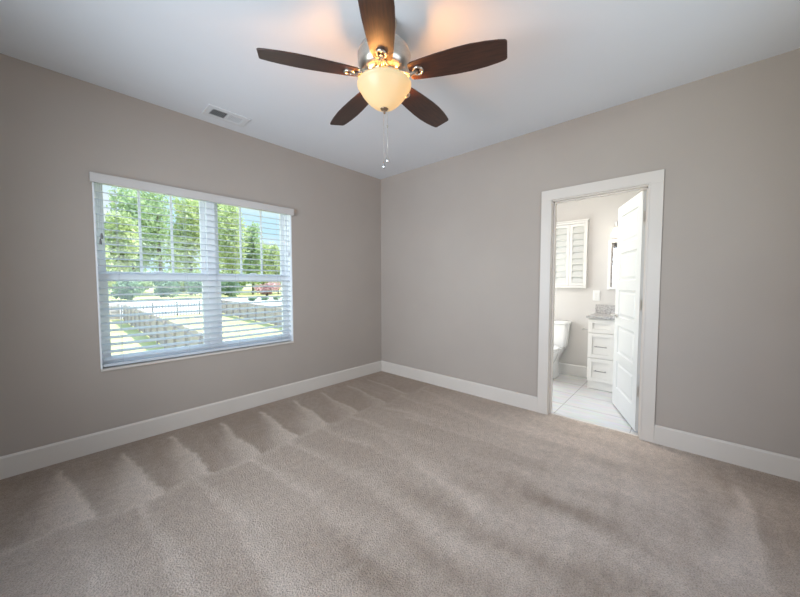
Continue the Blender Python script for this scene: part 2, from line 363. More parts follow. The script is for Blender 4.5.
wall_with_hole('wall_bathroom_far', 'bathwall', 'y', -3.75, 0, BX, BX+WO, BW0, BW1, BWZ0, BWZ1)
wall_with_hole('wall_bathroom_left', 'bathwall', 'x', WT, BX, -1.1, -1.0, .16, 1.26, 0, 2.05)  # opening cut only to admit the added side fill
struct(MB().box((WT, -3.85, 0), (BX+WO, -3.75, H)).build('wall_bathroom_right', 'bathwall'))
struct(MB().box((WT, DY0-.9, 0), (WT+.004, DY0-.1, H)).build('wall_bathroom_near', 'bathwall'))

def board(axis, a0, a1, face, d, name, h=.147, t=.015, m='trim'):
    """baseboard with an eased top edge; face = wall plane, d = direction into the room"""
    prof = [(0, 0), (t, 0), (t, h-.012), (t*.45, h), (0, h)]
    P = lambda a, q: (a, face+d*q[0], q[1]) if axis == 'x' else (face+d*q[0], a, q[1])
    b = MB(); b.loft([[P(a0, q) for q in prof], [P(a1, q) for q in prof]])
    return struct(b.build(name, m))
board('x', X0, -.0155, 0, -1, 'baseboard_left')
board('y', -2.2155, -.0005, 0, -1, 'baseboard_right')
board('y', Y0, -3.1205, 0, -1, 'baseboard_right_corner')
board('x', X0, 0, Y0, 1, 'baseboard_near_right')
board('y', Y0, 0, X0, 1, 'baseboard_near_left')
board('y', -2.40, -1.1, BX, -1, 'baseboard_bathroom_far', m='bathtrim')
board('x', 1.262, BX-.016, -1.1, -1, 'baseboard_bathroom_left', m='bathtrim')

# ------------------------------------------------------------------ door opening: jamb, casing, leaf
b = MB()
b.box((-.001, DY1-.0125, 0), (WT+.001, DY1, DZ-.013)); b.box((-.001, DY0, 0), (WT+.001, DY0+.0125, DZ-.013)); b.box((-.001, DY0, DZ-.0125), (WT+.001, DY1, DZ))
b.box((.036, DY1-.024, 0), (.072, DY1-.0126, DZ-.013)); b.box((.036, DY0+.0126, 0), (.072, DY0+.024, DZ-.013)); b.box((.036, DY0+.0126, DZ-.025), (.072, DY1-.0126, DZ-.0126))
struct(b.build('trim_door_jamb', 'trim', bevel=.0015))
def casing(side, name):
    f = 0 if side < 0 else WT
    t = .018*side; b = MB()
    yl, yr, zt, w = -2.2158, -3.1200, 2.1462, .094
    b.box((f+.0002*side, yl-w, 0), (f+t, yl, zt-w)); b.box((f+.0002*side, yr, 0), (f+t, yr+w, zt-w))
    b.box((f+.0002*side, yr, zt-w), (f+t, yl, zt))
    # a slim bead along the opening edge
    b.box((f+t, yl-w, 0), (f+t*1.2, yl-w+.012, zt-w)); b.box((f+t, yr+w-.012, 0), (f+t*1.2, yr+w, zt-w)); b.box((f+t, yr+w-.012, zt-w), (f+t*1.2, yl-w+.012, zt-w+.012))
    return struct(b.build(name, 'trim', bevel=.003))
casing(-1, 'trim_door_casing'); casing(1, 'trim_door_casing_bathroom')

HP = Vector((.121, -3.022, 0)); ANG = R(68)
door = bpy.data.objects.new('door_1', None); C.objects.link(door); door.location = HP; door.rotation_euler.z = -ANG; struct(door)
def door_leaf(W=.703, HT=2.03, T=.035):
    # local: leaf runs along +y from the hinge, bedroom face at x=-.040, bathroom face at x=-.005
    b = MB(); xf, xb = -.040, -.005; y0 = .003; z0 = .012
    st = .105; rails = [.19, .085, .085, .085, .085, .105]; ph = (HT-sum(rails))/5
    b.box((xf, y0, z0), (xb, y0+st, z0+HT)); b.box((xf, y0+W-st, z0), (xb, y0+W, z0+HT))
    z = z0
    ya, yb = y0+st, y0+W-st
    for i in range(6):
        b.box((xf, ya, z), (xb, yb, z+rails[i])); z += rails[i]
        if i == 5: break
        za, zb = z, z+ph
        for s, x in ((1, xf), (-1, xb)):
            def ring(ins, dep): return [(x+s*dep, ya+ins, za+ins), (x+s*dep, yb-ins, za+ins), (x+s*dep, yb-ins, zb-ins), (x+s*dep, ya+ins, zb-ins)]
            rs = [ring(0, 0), ring(.010, .010), ring(.024, .011), ring(.042, .004)]
            vs = [v for r in rs for v in r]; fs = [(j*4+i2, j*4+(i2+1) % 4, (j+1)*4+(i2+1) % 4, (j+1)*4+i2) for j in range(3) for i2 in range(4)]+[(12, 13, 14, 15)]
            b.add(vs, fs)
        z = zb
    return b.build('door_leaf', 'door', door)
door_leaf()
hz = .945
for s, x in ((-1, -.040), (1, -.005)):
    hd = MB()
    yk = .003+.703-.062
    hd.tube([(x, yk, hz), (x+s*.008, yk, hz)], .027, 24); hd.tube([(x+s*.008, yk, hz), (x+s*.045, yk, hz)], .010, 16)
    hd.tube([(x+s*.045, yk+.012, hz), (x+s*.050, yk-.02, hz), (x+s*.050, yk-.07, hz+.002), (x+s*.047, yk-.115, hz)], [.010, .009, .008, .006], 12)
    hd.build('door_handle', 'chrome', door, smooth=40)
MB().box((-.034, .706, hz-.028), (-.011, .7075, hz+.028)).build('latch_plate', 'chrome', door)
for z in (.355, 1.092, 1.826):
    hg = MB()
    # leaf plate on the jamb (door frame is rotated, so undo the swing for the fixed leaf)
    Rz = Matrix.Rotation(ANG, 3, 'Z')
    def wv(p): return Rz @ (Vector(p)-HP)
    P0 = [(.086, -3.0225, z-.044), (.1165, -3.0225, z-.044), (.1165, -3.0205, z-.044), (.086, -3.0205, z-.044)]
    P1 = [(x, y, z+.044) for x, y, _ in P0]
    hg.loft([[wv(p) for p in P0], [wv(p) for p in P1]])
    hg.tube([(0, 0, z-.046), (0, 0, z+.046)], .006, 12)
    hg.box((-.036, .0015, z-.044), (-.004, .0029, z+.044))
    hg.build('hinge', 'chrome', door)

# ------------------------------------------------------------------ bedroom window
win = bpy.data.objects.new('window_1', None); C.objects.link(win); win.location = (WX0, .1, WZ0); struct(win)
O = (WX0, .1, WZ0)
b = MB(O)
FY0, FY1 = .085, .155
fr = .028; MX = -2.168; MW = .036
b.box((WX0, FY0, WZ0+.018), (WX0+fr, FY1, WZU)); b.box((WX1-fr, FY0, WZ0+.018), (WX1, FY1, WZU))
b.box((WX0+fr, FY0, WZU-fr), (WX1-fr, FY1, WZU)); b.box((WX0+fr, FY0, WZ0+.018), (WX1-fr, FY1, WZ0+.045)); b.box((MX-MW, FY0-.006, WZ0+.045), (MX+MW, FY1, WZU-fr))
b.build('window_frame', 'vinyl', win, bevel=.002)
jl = MB(O)
for a_, c_ in ((WX0+.0005, WX0+.0105), (WX1-.0105, WX1-.0005)): jl.box((a_, .001, WZ0+.0185), (c_, .0845, WZ1-.0005))
jl.build('jamb_liner', 'vinyl', win)
MB(O).box((WX0+.001, -.014, WZ0), (WX1-.001, .086, WZ0+.018)).build('window_sill', 'trim', win, bevel=.004)
ZM0, ZM1 = 1.297, 1.372
for (xa, xb) in ((WX0+fr, MX-MW), (MX+MW, WX1-fr)):
    sw = .040
    up_ = MB(O); y0, y1 = .122, .150
    up_.box((xa, y0, ZM0+.03), (xa+sw, y1, WZU-fr)); up_.box((xb-sw, y0, ZM0+.03), (xb, y1, WZU-fr)); up_.box((xa+sw, y0, WZU-fr-.035), (xb-sw, y1, WZU-fr)); up_.box((xa+sw, y0, ZM0+.03), (xb-sw, y1, ZM1))
    us = up_.build('upper_sash', 'vinyl', win, bevel=.002)
    for k in (1, 2):
        xm = xa+sw+(xb-xa-2*sw)*k/3
        MB(O).box((xm-.009, .131, ZM1), (xm+.009, .142, WZU-fr-.035)).build('muntin', 'vinyl', us)
    MB(O).box((xa+sw, .1345, ZM1), (xb-sw, .1385, WZU-fr-.035)).build('glass_pane', 'glass', us)
    lo = MB(O); y0, y1 = .093, .1215; zb = WZ0+.045; s2 = .044
    lo.box((xa, y0, zb), (xa+s2, y1, ZM1-.005)); lo.box((xb-s2, y0, zb), (xb, y1, ZM1-.005)); lo.box((xa+s2, y0, zb), (xb-s2, y1, zb+.05)); lo.box((xa+s2, y0, ZM0), (xb-s2, y1, ZM1-.005))
    ls = lo.build('lower_sash', 'vinyl', win, bevel=.002)
    MB(O).box((xa+s2, .105, zb+.05), (xb-s2, .109, ZM0)).build('glass_pane', 'glass', ls)
    lk = MB(O); xc = (xa+xb)/2; lk.box((xc-.03, .088, ZM1-.004), (xc+.03, .118, ZM1+.010)); lk.build('sash_lock', 'vinyl', ls, bevel=.003)

# ------------------------------------------------------------------ window blind
bl = thing('window_blind', 'white horizontal slat blind with open slats over the bedroom window', 'blind', (WX0, .04, WZ1))
O = (WX0, .04, WZ1)
v = MB(O)
v.box((-2.990, -.038, 2.021), (-1.374, -.026, 2.090)); v.box((-2.990, -.026, 2.021), (-2.980, -.001, 2.090)); v.box((-1.384, -.026, 2.021), (-1.374, -.001, 2.090))
v.box((-2.990, -.042, 2.080), (-1.374, -.0381, 2.090)); v.box((-2.990, -.042, 2.021), (-1.374, -.0381, 2.030))
v.build('valance', 'valance', bl, bevel=.002)
MB(O).box((WX0+.016, .010, WZ1-.040), (WX1-.016, .070, WZ1-.002)).build('head_rail', 'slat', bl)
s = MB(O); tl = R(11); cy = .042; n = 24; zs0 = .690
for k in range(n):
    z = zs0+k*.0556
    rings = []
    for x in (WX0+.016, WX1-.016):
        ring = []
        for q, h in ((-.031, -.0006), (-.016, .0022), (0, .0032), (.016, .0022), (.031, -.0006), (.031, -.003), (.016, -.0003), (0, .0007), (-.016, -.0003), (-.031, -.003)):
            ring.append((x, cy+q*math.cos(tl)-h*math.sin(tl), z+q*math.sin(tl)+h*math.cos(tl)))
        rings.append(ring)
    s.loft(rings)
s.build('slats', 'slat', bl)
MB(O).box((WX0+.016, .014, .632), (WX1-.016, .072, .654)).build('bottom_rail', 'slat', bl, bevel=.004)
for x in (-2.845, -2.39, -1.96, -1.52):
    c = MB(O)
    for y in (.0095, .0745): c.tube([(x, y, .654), (x, y, 2.025)], .0011, 6)
    c.build('ladder_cord', 'cord', bl)
for pts in ((-2.938, ((0, 1.635), (-.008, 1.592))), (-1.424, ((0, 1.600),))):
    c = MB(O); ts = []
    for dx, z in pts[1]: c.tube([(pts[0]+dx, -.004, z+.02), (pts[0]+dx, -.004, 2.03)], .0012, 6)
    co = c.build('lift_cord', 'cord', bl)
    for dx, z in pts[1]: MB(O).lathe([(.002, .022), (.005, .016), (.0075, 0), (.008, -.018), (.006, -.022)], (pts[0]+dx, -.004, z), 12).build('tassel', 'tassel' if pts[0] < -2 else 'cord', co, smooth=True)

# ------------------------------------------------------------------ ceiling fan
FX, FY = -1.893, -1.975
fan = thing('ceiling_fan', 'brushed nickel ceiling fan with five dark wooden blades and a lit amber glass bowl', 'ceiling fan', (FX, FY, H))
O = (FX, FY, H)
MB(O).lathe([(.030, 2.672), (.045, 2.680), (.062, 2.70), (.070, 2.725), (.072, H-.0005)], (FX, FY, 0), 40).build('canopy', 'nickel', fan, smooth=40)
MB(O).tube([(FX, FY, 2.61), (FX, FY, 2.675)], .0135, 20).build('downrod', 'nickel', fan, smooth=40)
MB(O).lathe([(.060, 2.452), (.105, 2.456), (.128, 2.468), (.140, 2.488), (.146, 2.51), (.147, 2.545), (.149, 2.548), (.149, 2.556), (.147, 2.559), (.140, 2.582), (.118, 2.606), (.075, 2.622), (.035, 2.630), (.030, 2.642), (.022, 2.645)], (FX, FY, 0), 56).build('motor_housing', 'nickel', fan, smooth=40)
ft = MB(O)
ft.lathe([(.050, 2.385), (.060, 2.390), (.064, 2.402), (.058, 2.408), (.058, 2.425), (.075, 2.434), (.088, 2.440), (.088, 2.451), (.060, 2.4515)], (FX, FY, 0), 40)
for k in range(10):
    a = 2*PI*k/10+.2; ca, sa = math.cos(a), math.sin(a)
    ft.tube([(FX+ca*r_, FY+sa*r_, z_) for r_, z_ in ((.060, 2.402), (.085, 2.404), (.112, 2.412), (.122, 2.424), (.110, 2.436), (.090, 2.442))], [.006, .006, .007, .007, .006, .005], 8)
ft.build('light_fitter', 'nickel', fan, smooth=40)
# glass bowl with a rolled lip, open at the top
prof = [(.010, 2.266), (.036, 2.271), (.068, 2.286), (.100, 2.312), (.126, 2.342), (.142, 2.368), (.147, 2.380), (.150, 2.384), (.158, 2.390), (.159, 2.398), (.155, 2.403), (.151, 2.400), (.148, 2.388), (.140, 2.374), (.122, 2.345), (.096, 2.316), (.065, 2.291), (.034, 2.276), (.010, 2.271)]
MB(O).lathe(prof, (FX, FY, 0), 64, .965, .965).build('glass_bowl', 'bowl', fan, smooth=True)
fin = MB(O); fin.lathe([(.003, 2.240), (.006, 2.243), (.007, 2.248), (.005, 2.253), (.011, 2.257), (.020, 2.263), (.023, 2.268), (.020, 2.2715)], (FX, FY, 0), 28)
fin.build('finial', 'bronze', fan, smooth=True)
MB(O).tube([(FX, FY, 2.2715), (FX, FY, 2.385)], .004, 10).build('finial_rod', 'nickel', fan)
for dx, dy, zb, zt, nm in ((-.003, .003, 1.952, 2.238, 0), (.012, -.013, 1.985, 2.262, 1)):
    x, y = FX+dx, FY+dy
    c = MB(O)
    for z in np.arange(zb+.02, zt, .0075): c.lathe([(.0003, -.0016), (.0013, -.0009), (.0015, 0), (.0013, .0009), (.0003, .0016)], (x, y, float(z)), 8)
    c.tube([(x, y, zb+.015), (x, y, zt)], .0007, 6)
    ch = c.build('pull_chain', 'nickel', fan, smooth=True)
    f = MB(O); f.lathe([(.002, .024), (.004, .018), (.0085, .004), (.0095, -.006), (.007, -.014), (.002, -.018)], (x, y, zb), 16)
    f.build('chain_fob', 'chrome', ch, smooth=True)
    if nm: MB(O).lathe([(.001, .007), (.0045, .003), (.0045, -.003), (.001, -.007)], (x, y, 2.17), 10).build('chain_connector', 'nickel', ch, smooth=True)
# blades
def blade_mesh():
    sec = [(.150, .046), (.165, .055), (.22, .063), (.30, .071), (.40, .078), (.48, .079), (.56, .073), (.62, .064), (.650, .057), (.658, .052), (.661, .046)]
    up_ = [(r_, w) for r_, w in sec]; out = [(r_, w) for r_, w in up_]+[(r_, -w) for r_, w in reversed(up_)]
    b = MB(); t = .0035; pt = R(12)
    def P(r_, w, z): return (r_, w*math.cos(pt)+z*math.sin(pt), -w*math.sin(pt)+z*math.cos(pt))
    n = len(out); b.add([P(r_, w, -t) for r_, w in out]+[P(r_, w, t) for r_, w in out], [tuple(range(n-1, -1, -1)), tuple(range(n, 2*n))]+[(i, (i+1) % n, n+(i+1) % n, n+i) for i in range(n)])
    return b
def iron_mesh():
    b = MB(); pt = R(12)
    def P(r_, w, z): return (r_, w*math.cos(pt)+z*math.sin(pt), -w*math.sin(pt)+z*math.cos(pt))
    # oval medallion ring under the blade root, its boss, and the curved arm back to the motor
    b.tube([P(.198+.026*math.cos(a), .024*math.sin(a), -.007) for a in np.linspace(0, 2*PI, 28, endpoint=False)], .0058, 10, closed=True)
    b.tube([P(.186, 0, -.0045), P(.186, 0, -.011)], .010, 16); b.tube([P(.212, 0, -.0045), P(.212, 0, -.009)], .006, 12)
    b.tube([(.085, 0, .006), (.110, 0, -.004), (.135, 0, -.014), (.158, 0, -.013), (.180, 0, -.008)], [.012, .013, .012, .011, .008], 12)
    for s in (-1, 1):
        b.tube([(.088, s*.018, .007), (.112, s*.024, -.004), (.138, s*.016, -.012), (.160, s*.010, -.012)], [.006, .007, .006, .005], 10)
    return b
base = R(-47.63)+(-.3343)
fz = 2.442
bl0 = blade_mesh().build('blade', 'blade', fan, bevel=.0015); bl0.location = (0, 0, fz-H); bl0.rotation_euler.z = base
ir0 = iron_mesh().build('blade_iron', 'nickel', bl0, smooth=50)
for k in range(1, 5):
    c = copy_tree(bl0, fan); c.rotation_euler.z = base+k*2*PI/5
for a in (R(-37), R(124)):
    light('bulb', 'POINT', (.086*math.cos(a), .086*math.sin(a), 2.386-H), 10.5, (1, .44, .13), parent=fan, radius=.022)

# ------------------------------------------------------------------ ceiling vent
vent = thing('ceiling_vent', 'white two-way louvred air vent on the ceiling above the window', 'air vent', (-2.117, -.243, H))
O = (-2.117, -.243, H)
vx0, vx1, vy0, vy1 = -2.285, -1.950, -.345, -.140
b = MB(O)
z0, z1 = H-.010, H-.0005
b.box((vx0, vy0, z0), (vx1, vy0+.045, z1)); b.box((vx0, vy1-.045, z0), (vx1, vy1, z1)); b.box((vx0, vy0+.045, z0), (vx0+.045, vy1-.045, z1)); b.box((vx1-.045, vy0+.045, z0), (vx1, vy1-.045, z1)); b.box((-2.122, vy0+.045, z0), (-2.108, vy1-.045, z1))
b.build('vent_frame', 'grille', vent, bevel=.003)
MB(O).box((vx0+.02, vy0+.02, H-.0022), (vx1-.02, vy1-.02, H-.0006)).build('dark_backing', 'dark', vent)  # flat dark plate painted in place of the shade inside the duct
for xa, xb, sg, mname in ((vx0+.045, -2.122, 1, 'dark'), (-2.108, vx1-.045, -1, 'grille')):
    b = MB(O); nl = 9
    for k in range(nl):
        x = xa+(xb-xa)*(k+.5)/nl
        g = .9 if sg > 0 else -.35; b.obox((x, (vy0+vy1)/2, H-.007), (1, 0, g), (0, 1, 0), (-g, 0, 1), (.0055 if sg > 0 else .0042, (vy1-vy0)/2-.046, .0005))
    b.build('louvers', mname if mname == 'x' else 'grille', vent)

# ------------------------------------------------------------------ bathroom window and shutters
win2 = bpy.data.objects.new('window_2', None); C.objects.link(win2); win2.location = (BX+.1, BW0, BWZ0); struct(win2)
O = (BX+.1, BW0, BWZ0); f = .04
b = MB(O); xa, xb = BX+.09, BX+.15
b.box((xa, BW0, BWZ0), (xb, BW0+f, BWZ1)); b.box((xa, BW1-f, BWZ0), (xb, BW1, BWZ1)); b.box((xa, BW0+f, BWZ0), (xb, BW1-f, BWZ0+f)); b.box((xa, BW0+f, BWZ1-f), (xb, BW1-f, BWZ1)); b.box((xa, BW0+f, 1.64), (xb, BW1-f, 1.68))
b.build('window_frame', 'vinyl', win2, bevel=.002)
MB(O).box((BX+.11, BW0+f, BWZ0+f), (BX+.114, BW1-f, BWZ1-f)).build('glass_pane', 'glass', win2)
SY0, SY1, SZ0, SZ1 = -2.272, -1.468, 1.207, 2.100
sh = thing('window_shutter', 'white plantation shutters over the bathroom window above the toilet', 'shutter', (BX, SY0, SZ0)); O = (BX, SY0, SZ0)
b = MB(O); fw_ = .030; xs0, xs1 = BX-.045, BX-.0005
b.box((xs0, SY0, SZ0), (xs1, SY0+fw_, SZ1)); b.box((xs0, SY1-fw_, SZ0), (xs1, SY1, SZ1)); b.box((xs0, SY0+fw_, SZ0), (xs1, SY1-fw_, SZ0+fw_)); b.box((xs0, SY0+fw_, SZ1-fw_), (xs1, SY1-fw_, SZ1)); b.box((xs0-.012, SY0-.012, SZ1), (xs1, SY1+.012, SZ1+.018))
b.build('shutter_frame', 'bathtrim', sh, bevel=.003)
pw = (SY1-SY0-2*fw_-.004)/4
for k in range(4):
    ya = SY0+fw_+.002+k*pw; yb = ya+pw-.002; st = .036
    if k % 2 == 0: s0, s1 = .010, st
    else: s0, s1 = st, .010
    x0, x1 = BX-.036, BX-.010; za, zb = SZ0+fw_+.003, SZ1-fw_-.003
    b = MB(O); b.box((x0, ya, za), (x1, ya+s0, zb)); b.box((x0, yb-s1, za), (x1, yb, zb)); b.box((x0, ya+s0, za), (x1, yb-s1, za+.035)); b.box((x0, ya+s0, zb-.035), (x1, yb-s1, zb))
    pn = b.build('shutter_panel', 'bathtrim', sh, bevel=.002)
    l = MB(O); nl = 9; hh = zb-za-.07
    for i in range(nl):
        z = za+.035+hh*(i+.5)/nl
        l.obox((BX-.023, (ya+s0+yb-s1)/2, z), (.27, 0, .963), (0, 1, 0), (-.963, 0, .27), (.0485, (yb-s1-ya-s0)/2, .004))
    l.build('louvers', 'louver', pn, bevel=.002)

# ------------------------------------------------------------------ toilet
TY = -1.875
to = thing('toilet', 'white two-piece toilet against the far bathroom wall under the shutters', 'toilet', (1.3, TY, 0)); O = (1.3, TY, 0)
def rrect(cx, cy, hx, hy, z, r=.04, n=5):
    out = []
    for sx, sy, a0 in ((1, 1, 0), (-1, 1, 90), (-1, -1, 180), (1, -1, 270)):
        for i in range(n+1):
            a = R(a0+90*i/n); out.append((cx+sx*(hx-r)+r*math.cos(a), cy+sy*(hy-r)+r*math.sin(a), z))
    return out
def oval(cx, cy, hx, hy, z, n=32, sq=.0):
    return [(cx+hx*math.cos(2*PI*i/n)*(1+sq*abs(math.sin(4*PI*i/n))), cy+hy*math.sin(2*PI*i/n)*(1+sq*abs(math.sin(4*PI*i/n))), z) for i in range(n)]
MB(O).loft([rrect(1.505, TY, .078, .185, .400, .03), rrect(1.503, TY, .086, .200, .425), rrect(1.502, TY, .092, .212, .58), rrect(1.50, TY, .096, .222, .715)]).build('tank', 'porcelain', to, smooth=50, bevel=.004)
MB(O).loft([rrect(1.50, TY, .098, .224, .7155), rrect(1.50, TY, .107, .236, .722), rrect(1.50, TY, .108, .237, .748), rrect(1.50, TY, .100, .230, .756)]).build('tank_lid', 'porcelain', to, smooth=50)
bw = [oval(1.20, TY, .20, .105, 0.0), oval(1.20, TY, .195, .100, .03), oval(1.21, TY, .165, .085, .10), oval(1.20, TY, .17, .10, .18), oval(1.17, TY, .21, .15, .27), oval(1.155, TY, .235, .178, .34), oval(1.15, TY, .245, .186, .375), oval(1.15, TY, .243, .185, .392)]
MB(O).loft(bw).build('bowl', 'porcelain', to, smooth=True)
MB(O).loft([rrect(1.40, TY, .13, .12, .0, .03), rrect(1.40, TY, .13, .11, .05, .03), rrect(1.41, TY, .12, .10, .22, .03), rrect(1.44, TY, .14, .16, .36, .03), rrect(1.45, TY, .14, .17, .3975, .03)]).build('pedestal', 'porcelain', to, smooth=50)
MB(O).loft([oval(1.155, TY, .240, .182, .3925), oval(1.155, TY, .248, .190, .398), oval(1.155, TY, .248, .190, .411), oval(1.155, TY, .242, .184, .414)]).build('seat', 'porcelain', to, smooth=40)
MB(O).loft([oval(1.158, TY, .242, .184, .4145), oval(1.158, TY, .249, .191, .419), oval(1.158, TY, .246, .188, .432), oval(1.158, TY, .215, .16, .440)]).build('seat_lid', 'porcelain', to, smooth=40)
lv = MB(O); lv.tube([(1.404, TY+.16, .66), (1.385, TY+.16, .66)], .011, 14); lv.tube([(1.388, TY+.165, .66), (1.382, TY+.12, .657), (1.382, TY+.085, .652)], [.006, .006, .005], 10); lv.build('flush_lever', 'chrome', to, smooth=40)

# ------------------------------------------------------------------ vanity
VX, VY0, VY1 = 1.135, -3.30, -2.403
va = thing('vanity_cabinet', 'white shaker vanity cabinet with drawers beside the toilet', 'cabinet', (VX, VY1, 0)); O = (VX, VY1, 0)
b = MB(O); b.box((VX+.018, VY0, .09), (BX-.017, VY1, .852)); b.box((VX+.022, VY0+.002, 0), (BX-.017, VY1-.002, .09)); b.build('cabinet_body', 'cabinet', va, bevel=.002)
def shaker(name, y0, y1, z0, z1, st=.05):
    b = MB(O); x0, x1 = VX-.002, VX+.0175
    b.box((x0, y0, z0), (x1, y0+st, z1)); b.box((x0, y1-st, z0), (x1, y1, z1)); b.box((x0, y0+st, z0), (x1, y1-st, z0+st)); b.box((x0, y0+st, z1-st), (x1, y1-st, z1)); b.box((x0+.012, y0+st, z0+st), (x1, y1-st, z1-st))
    return b.build(name, 'cabinet', va, bevel=.0018)
def pull(parent, y, z, L=.125, vert=False):
    b = MB(O); x = VX-.002
    d = (0, 0, 1) if vert else (0, 1, 0); q = lambda t, xx: (xx, y+d[1]*t, z+d[2]*t)
    for t in (-L*.38, L*.38): b.tube([q(t, x+.011), q(t, x-.026)], .0045, 10)
    b.tube([q(-L/2, x-.026), q(L/2, x-.026)], .0055, 12); return b.build('drawer_pull' if not vert else 'door_pull', 'pull', parent, smooth=40)
for z0, z1, pz in ((.682, .842, None), (.382, .676, .522), (.098, .374, .231)):
    d = shaker('drawer', -2.672, VY1+.001, z0, z1, .045)
    if pz: pull(d, -2.5385, pz)
for y0, y1, py in ((-2.985, -2.677, -2.955), (-3.298, -2.990, -3.02)):
    d = shaker('cabinet_door', y0, y1, .098, .842, .055); pull(d, py, .72, .12, True)
ct = thing('vanity_countertop', 'grey speckled granite countertop with a low backsplash on the vanity', 'countertop', (VX, VY1, .853)); O = (VX, VY1, .853)
b = MB(O); b.box((VX-.022, VY0-.01, .853), (BX-.0005, VY1+.022, .883)); b.build('counter_slab', 'granite', ct, bevel=.003)
MB(O).box((BX-.020, VY0-.01, .8832), (BX-.0005, VY1+.022, .990)).build('backsplash', 'granite', ct, bevel=.002)
O = (1.36, -2.87, .883)
sk = thing('vessel_sink', 'white oval sink rim set in the granite vanity top', 'sink', O)
MB(O).lathe([(.20, .0003), (.21, .004), (.205, .010), (.190, .010), (.16, .0035), (.05, .0008)], O, 40, .8, 1.1).build('basin', 'porcelain', sk, smooth=True)
# toilet paper holder on the side of the vanity
tp = thing('toilet_paper_holder', 'chrome toilet paper holder on the side of the vanity cabinet', 'paper holder', (1.19, VY1, .705)); O = (1.19, VY1, .705)
b = MB(O); b.tube([(1.19, VY1+.0005, .705), (1.19, VY1+.008, .705)], .020, 20); b.tube([(1.19, VY1+.008, .705), (1.19, VY1+.075, .705)], .007, 12); b.build('post', 'chrome', tp, smooth=40)
MB(O).tube([(1.178, VY1+.075, .705), (1.25, VY1+.075, .705), (1.325, VY1+.075, .705)], .0065, 12).build('roll_arm', 'chrome', tp, smooth=40)
# wall plate
wp = thing('light_switch', 'white double switch plate on the bathroom wall left of the mirror', 'switch', (BX, -2.386, 1.11)); O = (BX, -2.386, 1.11)
MB(O).box((BX-.006, -2.427, 1.041), (BX-.0003, -2.345, 1.179)).build('wall_plate', 'plate', wp, bevel=.003)
for y in (-2.405, -2.367): MB(O).box((BX-.010, y-.015, 1.078), (BX-.0061, y+.015, 1.142)).build('rocker', 'plate', wp, bevel=.0015)
# mirror
mr = thing('wall_mirror', 'white framed mirror on the bathroom wall over the vanity', 'mirror', (BX, -2.87, 1.19)); O = (BX, -2.87, 1.19)
my0, my1, mz0, mz1 = -3.23, -2.507, 1.190, 1.817; fwid = .034
b = MB(O); x0, x1 = BX-.030, BX-.0005
b.box((x0, my0, mz0), (x1, my0+fwid, mz1)); b.box((x0, my1-fwid, mz0), (x1, my1, mz1)); b.box((x0, my0+fwid, mz0), (x1, my1-fwid, mz0+fwid)); b.box((x0, my0+fwid, mz1-fwid), (x1, my1-fwid, mz1))
b.build('mirror_frame', 'bathtrim', mr, bevel=.005)
MB(O).box((BX-.016, my0+fwid, mz0+fwid), (BX-.001, my1-fwid, mz1-fwid)).build('mirror_glass', 'mirror', mr)
# vanity light
vl = thing('vanity_light', 'lit bathroom wall light with white glass shades above the mirror', 'wall light', (BX, -2.86, 2.02)); O = (BX, -2.86, 2.02)
MB(O).box((BX-.022, -3.16, 1.99), (BX-.0005, -2.56, 2.05)).build('back_plate', 'chrome', vl, bevel=.005)
for y in (-3.12, -2.86, -2.60):
    b = MB(O); b.tube([(BX-.022, y, 2.02), (BX-.07, y, 2.03), (BX-.105, y, 2.02), (BX-.11, y, 1.99)], .008, 12); b.lathe([(.022, 1.985), (.026, 1.975), (.026, 1.96), (.012, 1.958)], (BX-.11, y, 0), 24)
    am = b.build('arm', 'chrome', vl, smooth=40)
    MB(O).lathe([(.028, 1.958), (.038, 1.935), (.050, 1.895), (.060, 1.850), (.062, 1.838), (.058, 1.838), (.046, 1.895), (.034, 1.935), (.024, 1.956)], (BX-.11, y, 0), 36).build('lamp_shade', 'shade', am, smooth=True)
    light('bulb', 'POINT', (BX-.11-BX, y+2.86, 1.885-2.02), 1.2, (1, .93, .82), parent=vl, radius=.025)

# ------------------------------------------------------------------ outdoors
GZ = -2.8
GP = [(1.0, 0), (10, 0), (25, 0), (40, 0), (46, 0), (48, .20), (51, .95), (54, 1.5), (64, 1.6), (80, 1.7), (120, 1.9), (320, 2.2)]
def gz(y): return GZ+float(np.interp(y, [p[0] for p in GP], [p[1] for p in GP]))
def ground():
    ys = [p[0] for p in GP]
    xs = list(range(-160, 261, 20)); v = [(x, y, gz(y)) for y in ys for x in xs]; n = len(xs)
    b = MB(); b.add(v, [(j*n+i, j*n+i+1, (j+1)*n+i+1, (j+1)*n+i) for j in range(len(ys)-1) for i in range(n-1)])
    struct(b.build('ground', 'lawn'))
    ys = [44.4, 46, 48, 49.5, 51, 52.5, 54]
    b = MB(); b.loft([[(-60, y, gz(y)-.06), (90, y, gz(y)-.06), (90, y, gz(y)+.05), (-60, y, gz(y)+.05)] for y in ys])
    struct(b.build('ground_road', 'road'))
ground()
def fence(label, p0, p1, group, railside, hgt=1.83):
    p0, p1 = Vector(p0), Vector(p1); d = p1-p0; L = d.length; d.normalize(); nrm = Vector((-d.y, d.x, 0))*railside
    t = thing('wooden_fence', label, 'fence', p0, group); O = p0
    zz = Vector((0, 0, 1)); npst = int(L/2.4)
    b = MB(O); k = int(L/.150)
    for i in range(k):
        c = p0+d*(.075+i*.150)+zz*(hgt/2+.03-random.random()*.015); b.obox(c, d, nrm, zz, (.068, .010, hgt/2-.03))
    b.build('board_panel', 'fence', t)
    for z in (.35, .95, 1.55):
        MB(O).obox(p0+d*(L/2)+nrm*.030+zz*z, d, nrm, zz, (L/2, .019, .045)).build('rail', 'fence', t)
    for i in range(npst+1):
        MB(O).obox(p0+d*(i*L/npst)+nrm*.10+zz*(hgt/2), d, nrm, zz, (.05, .05, hgt/2)).build('post', 'fence', t)
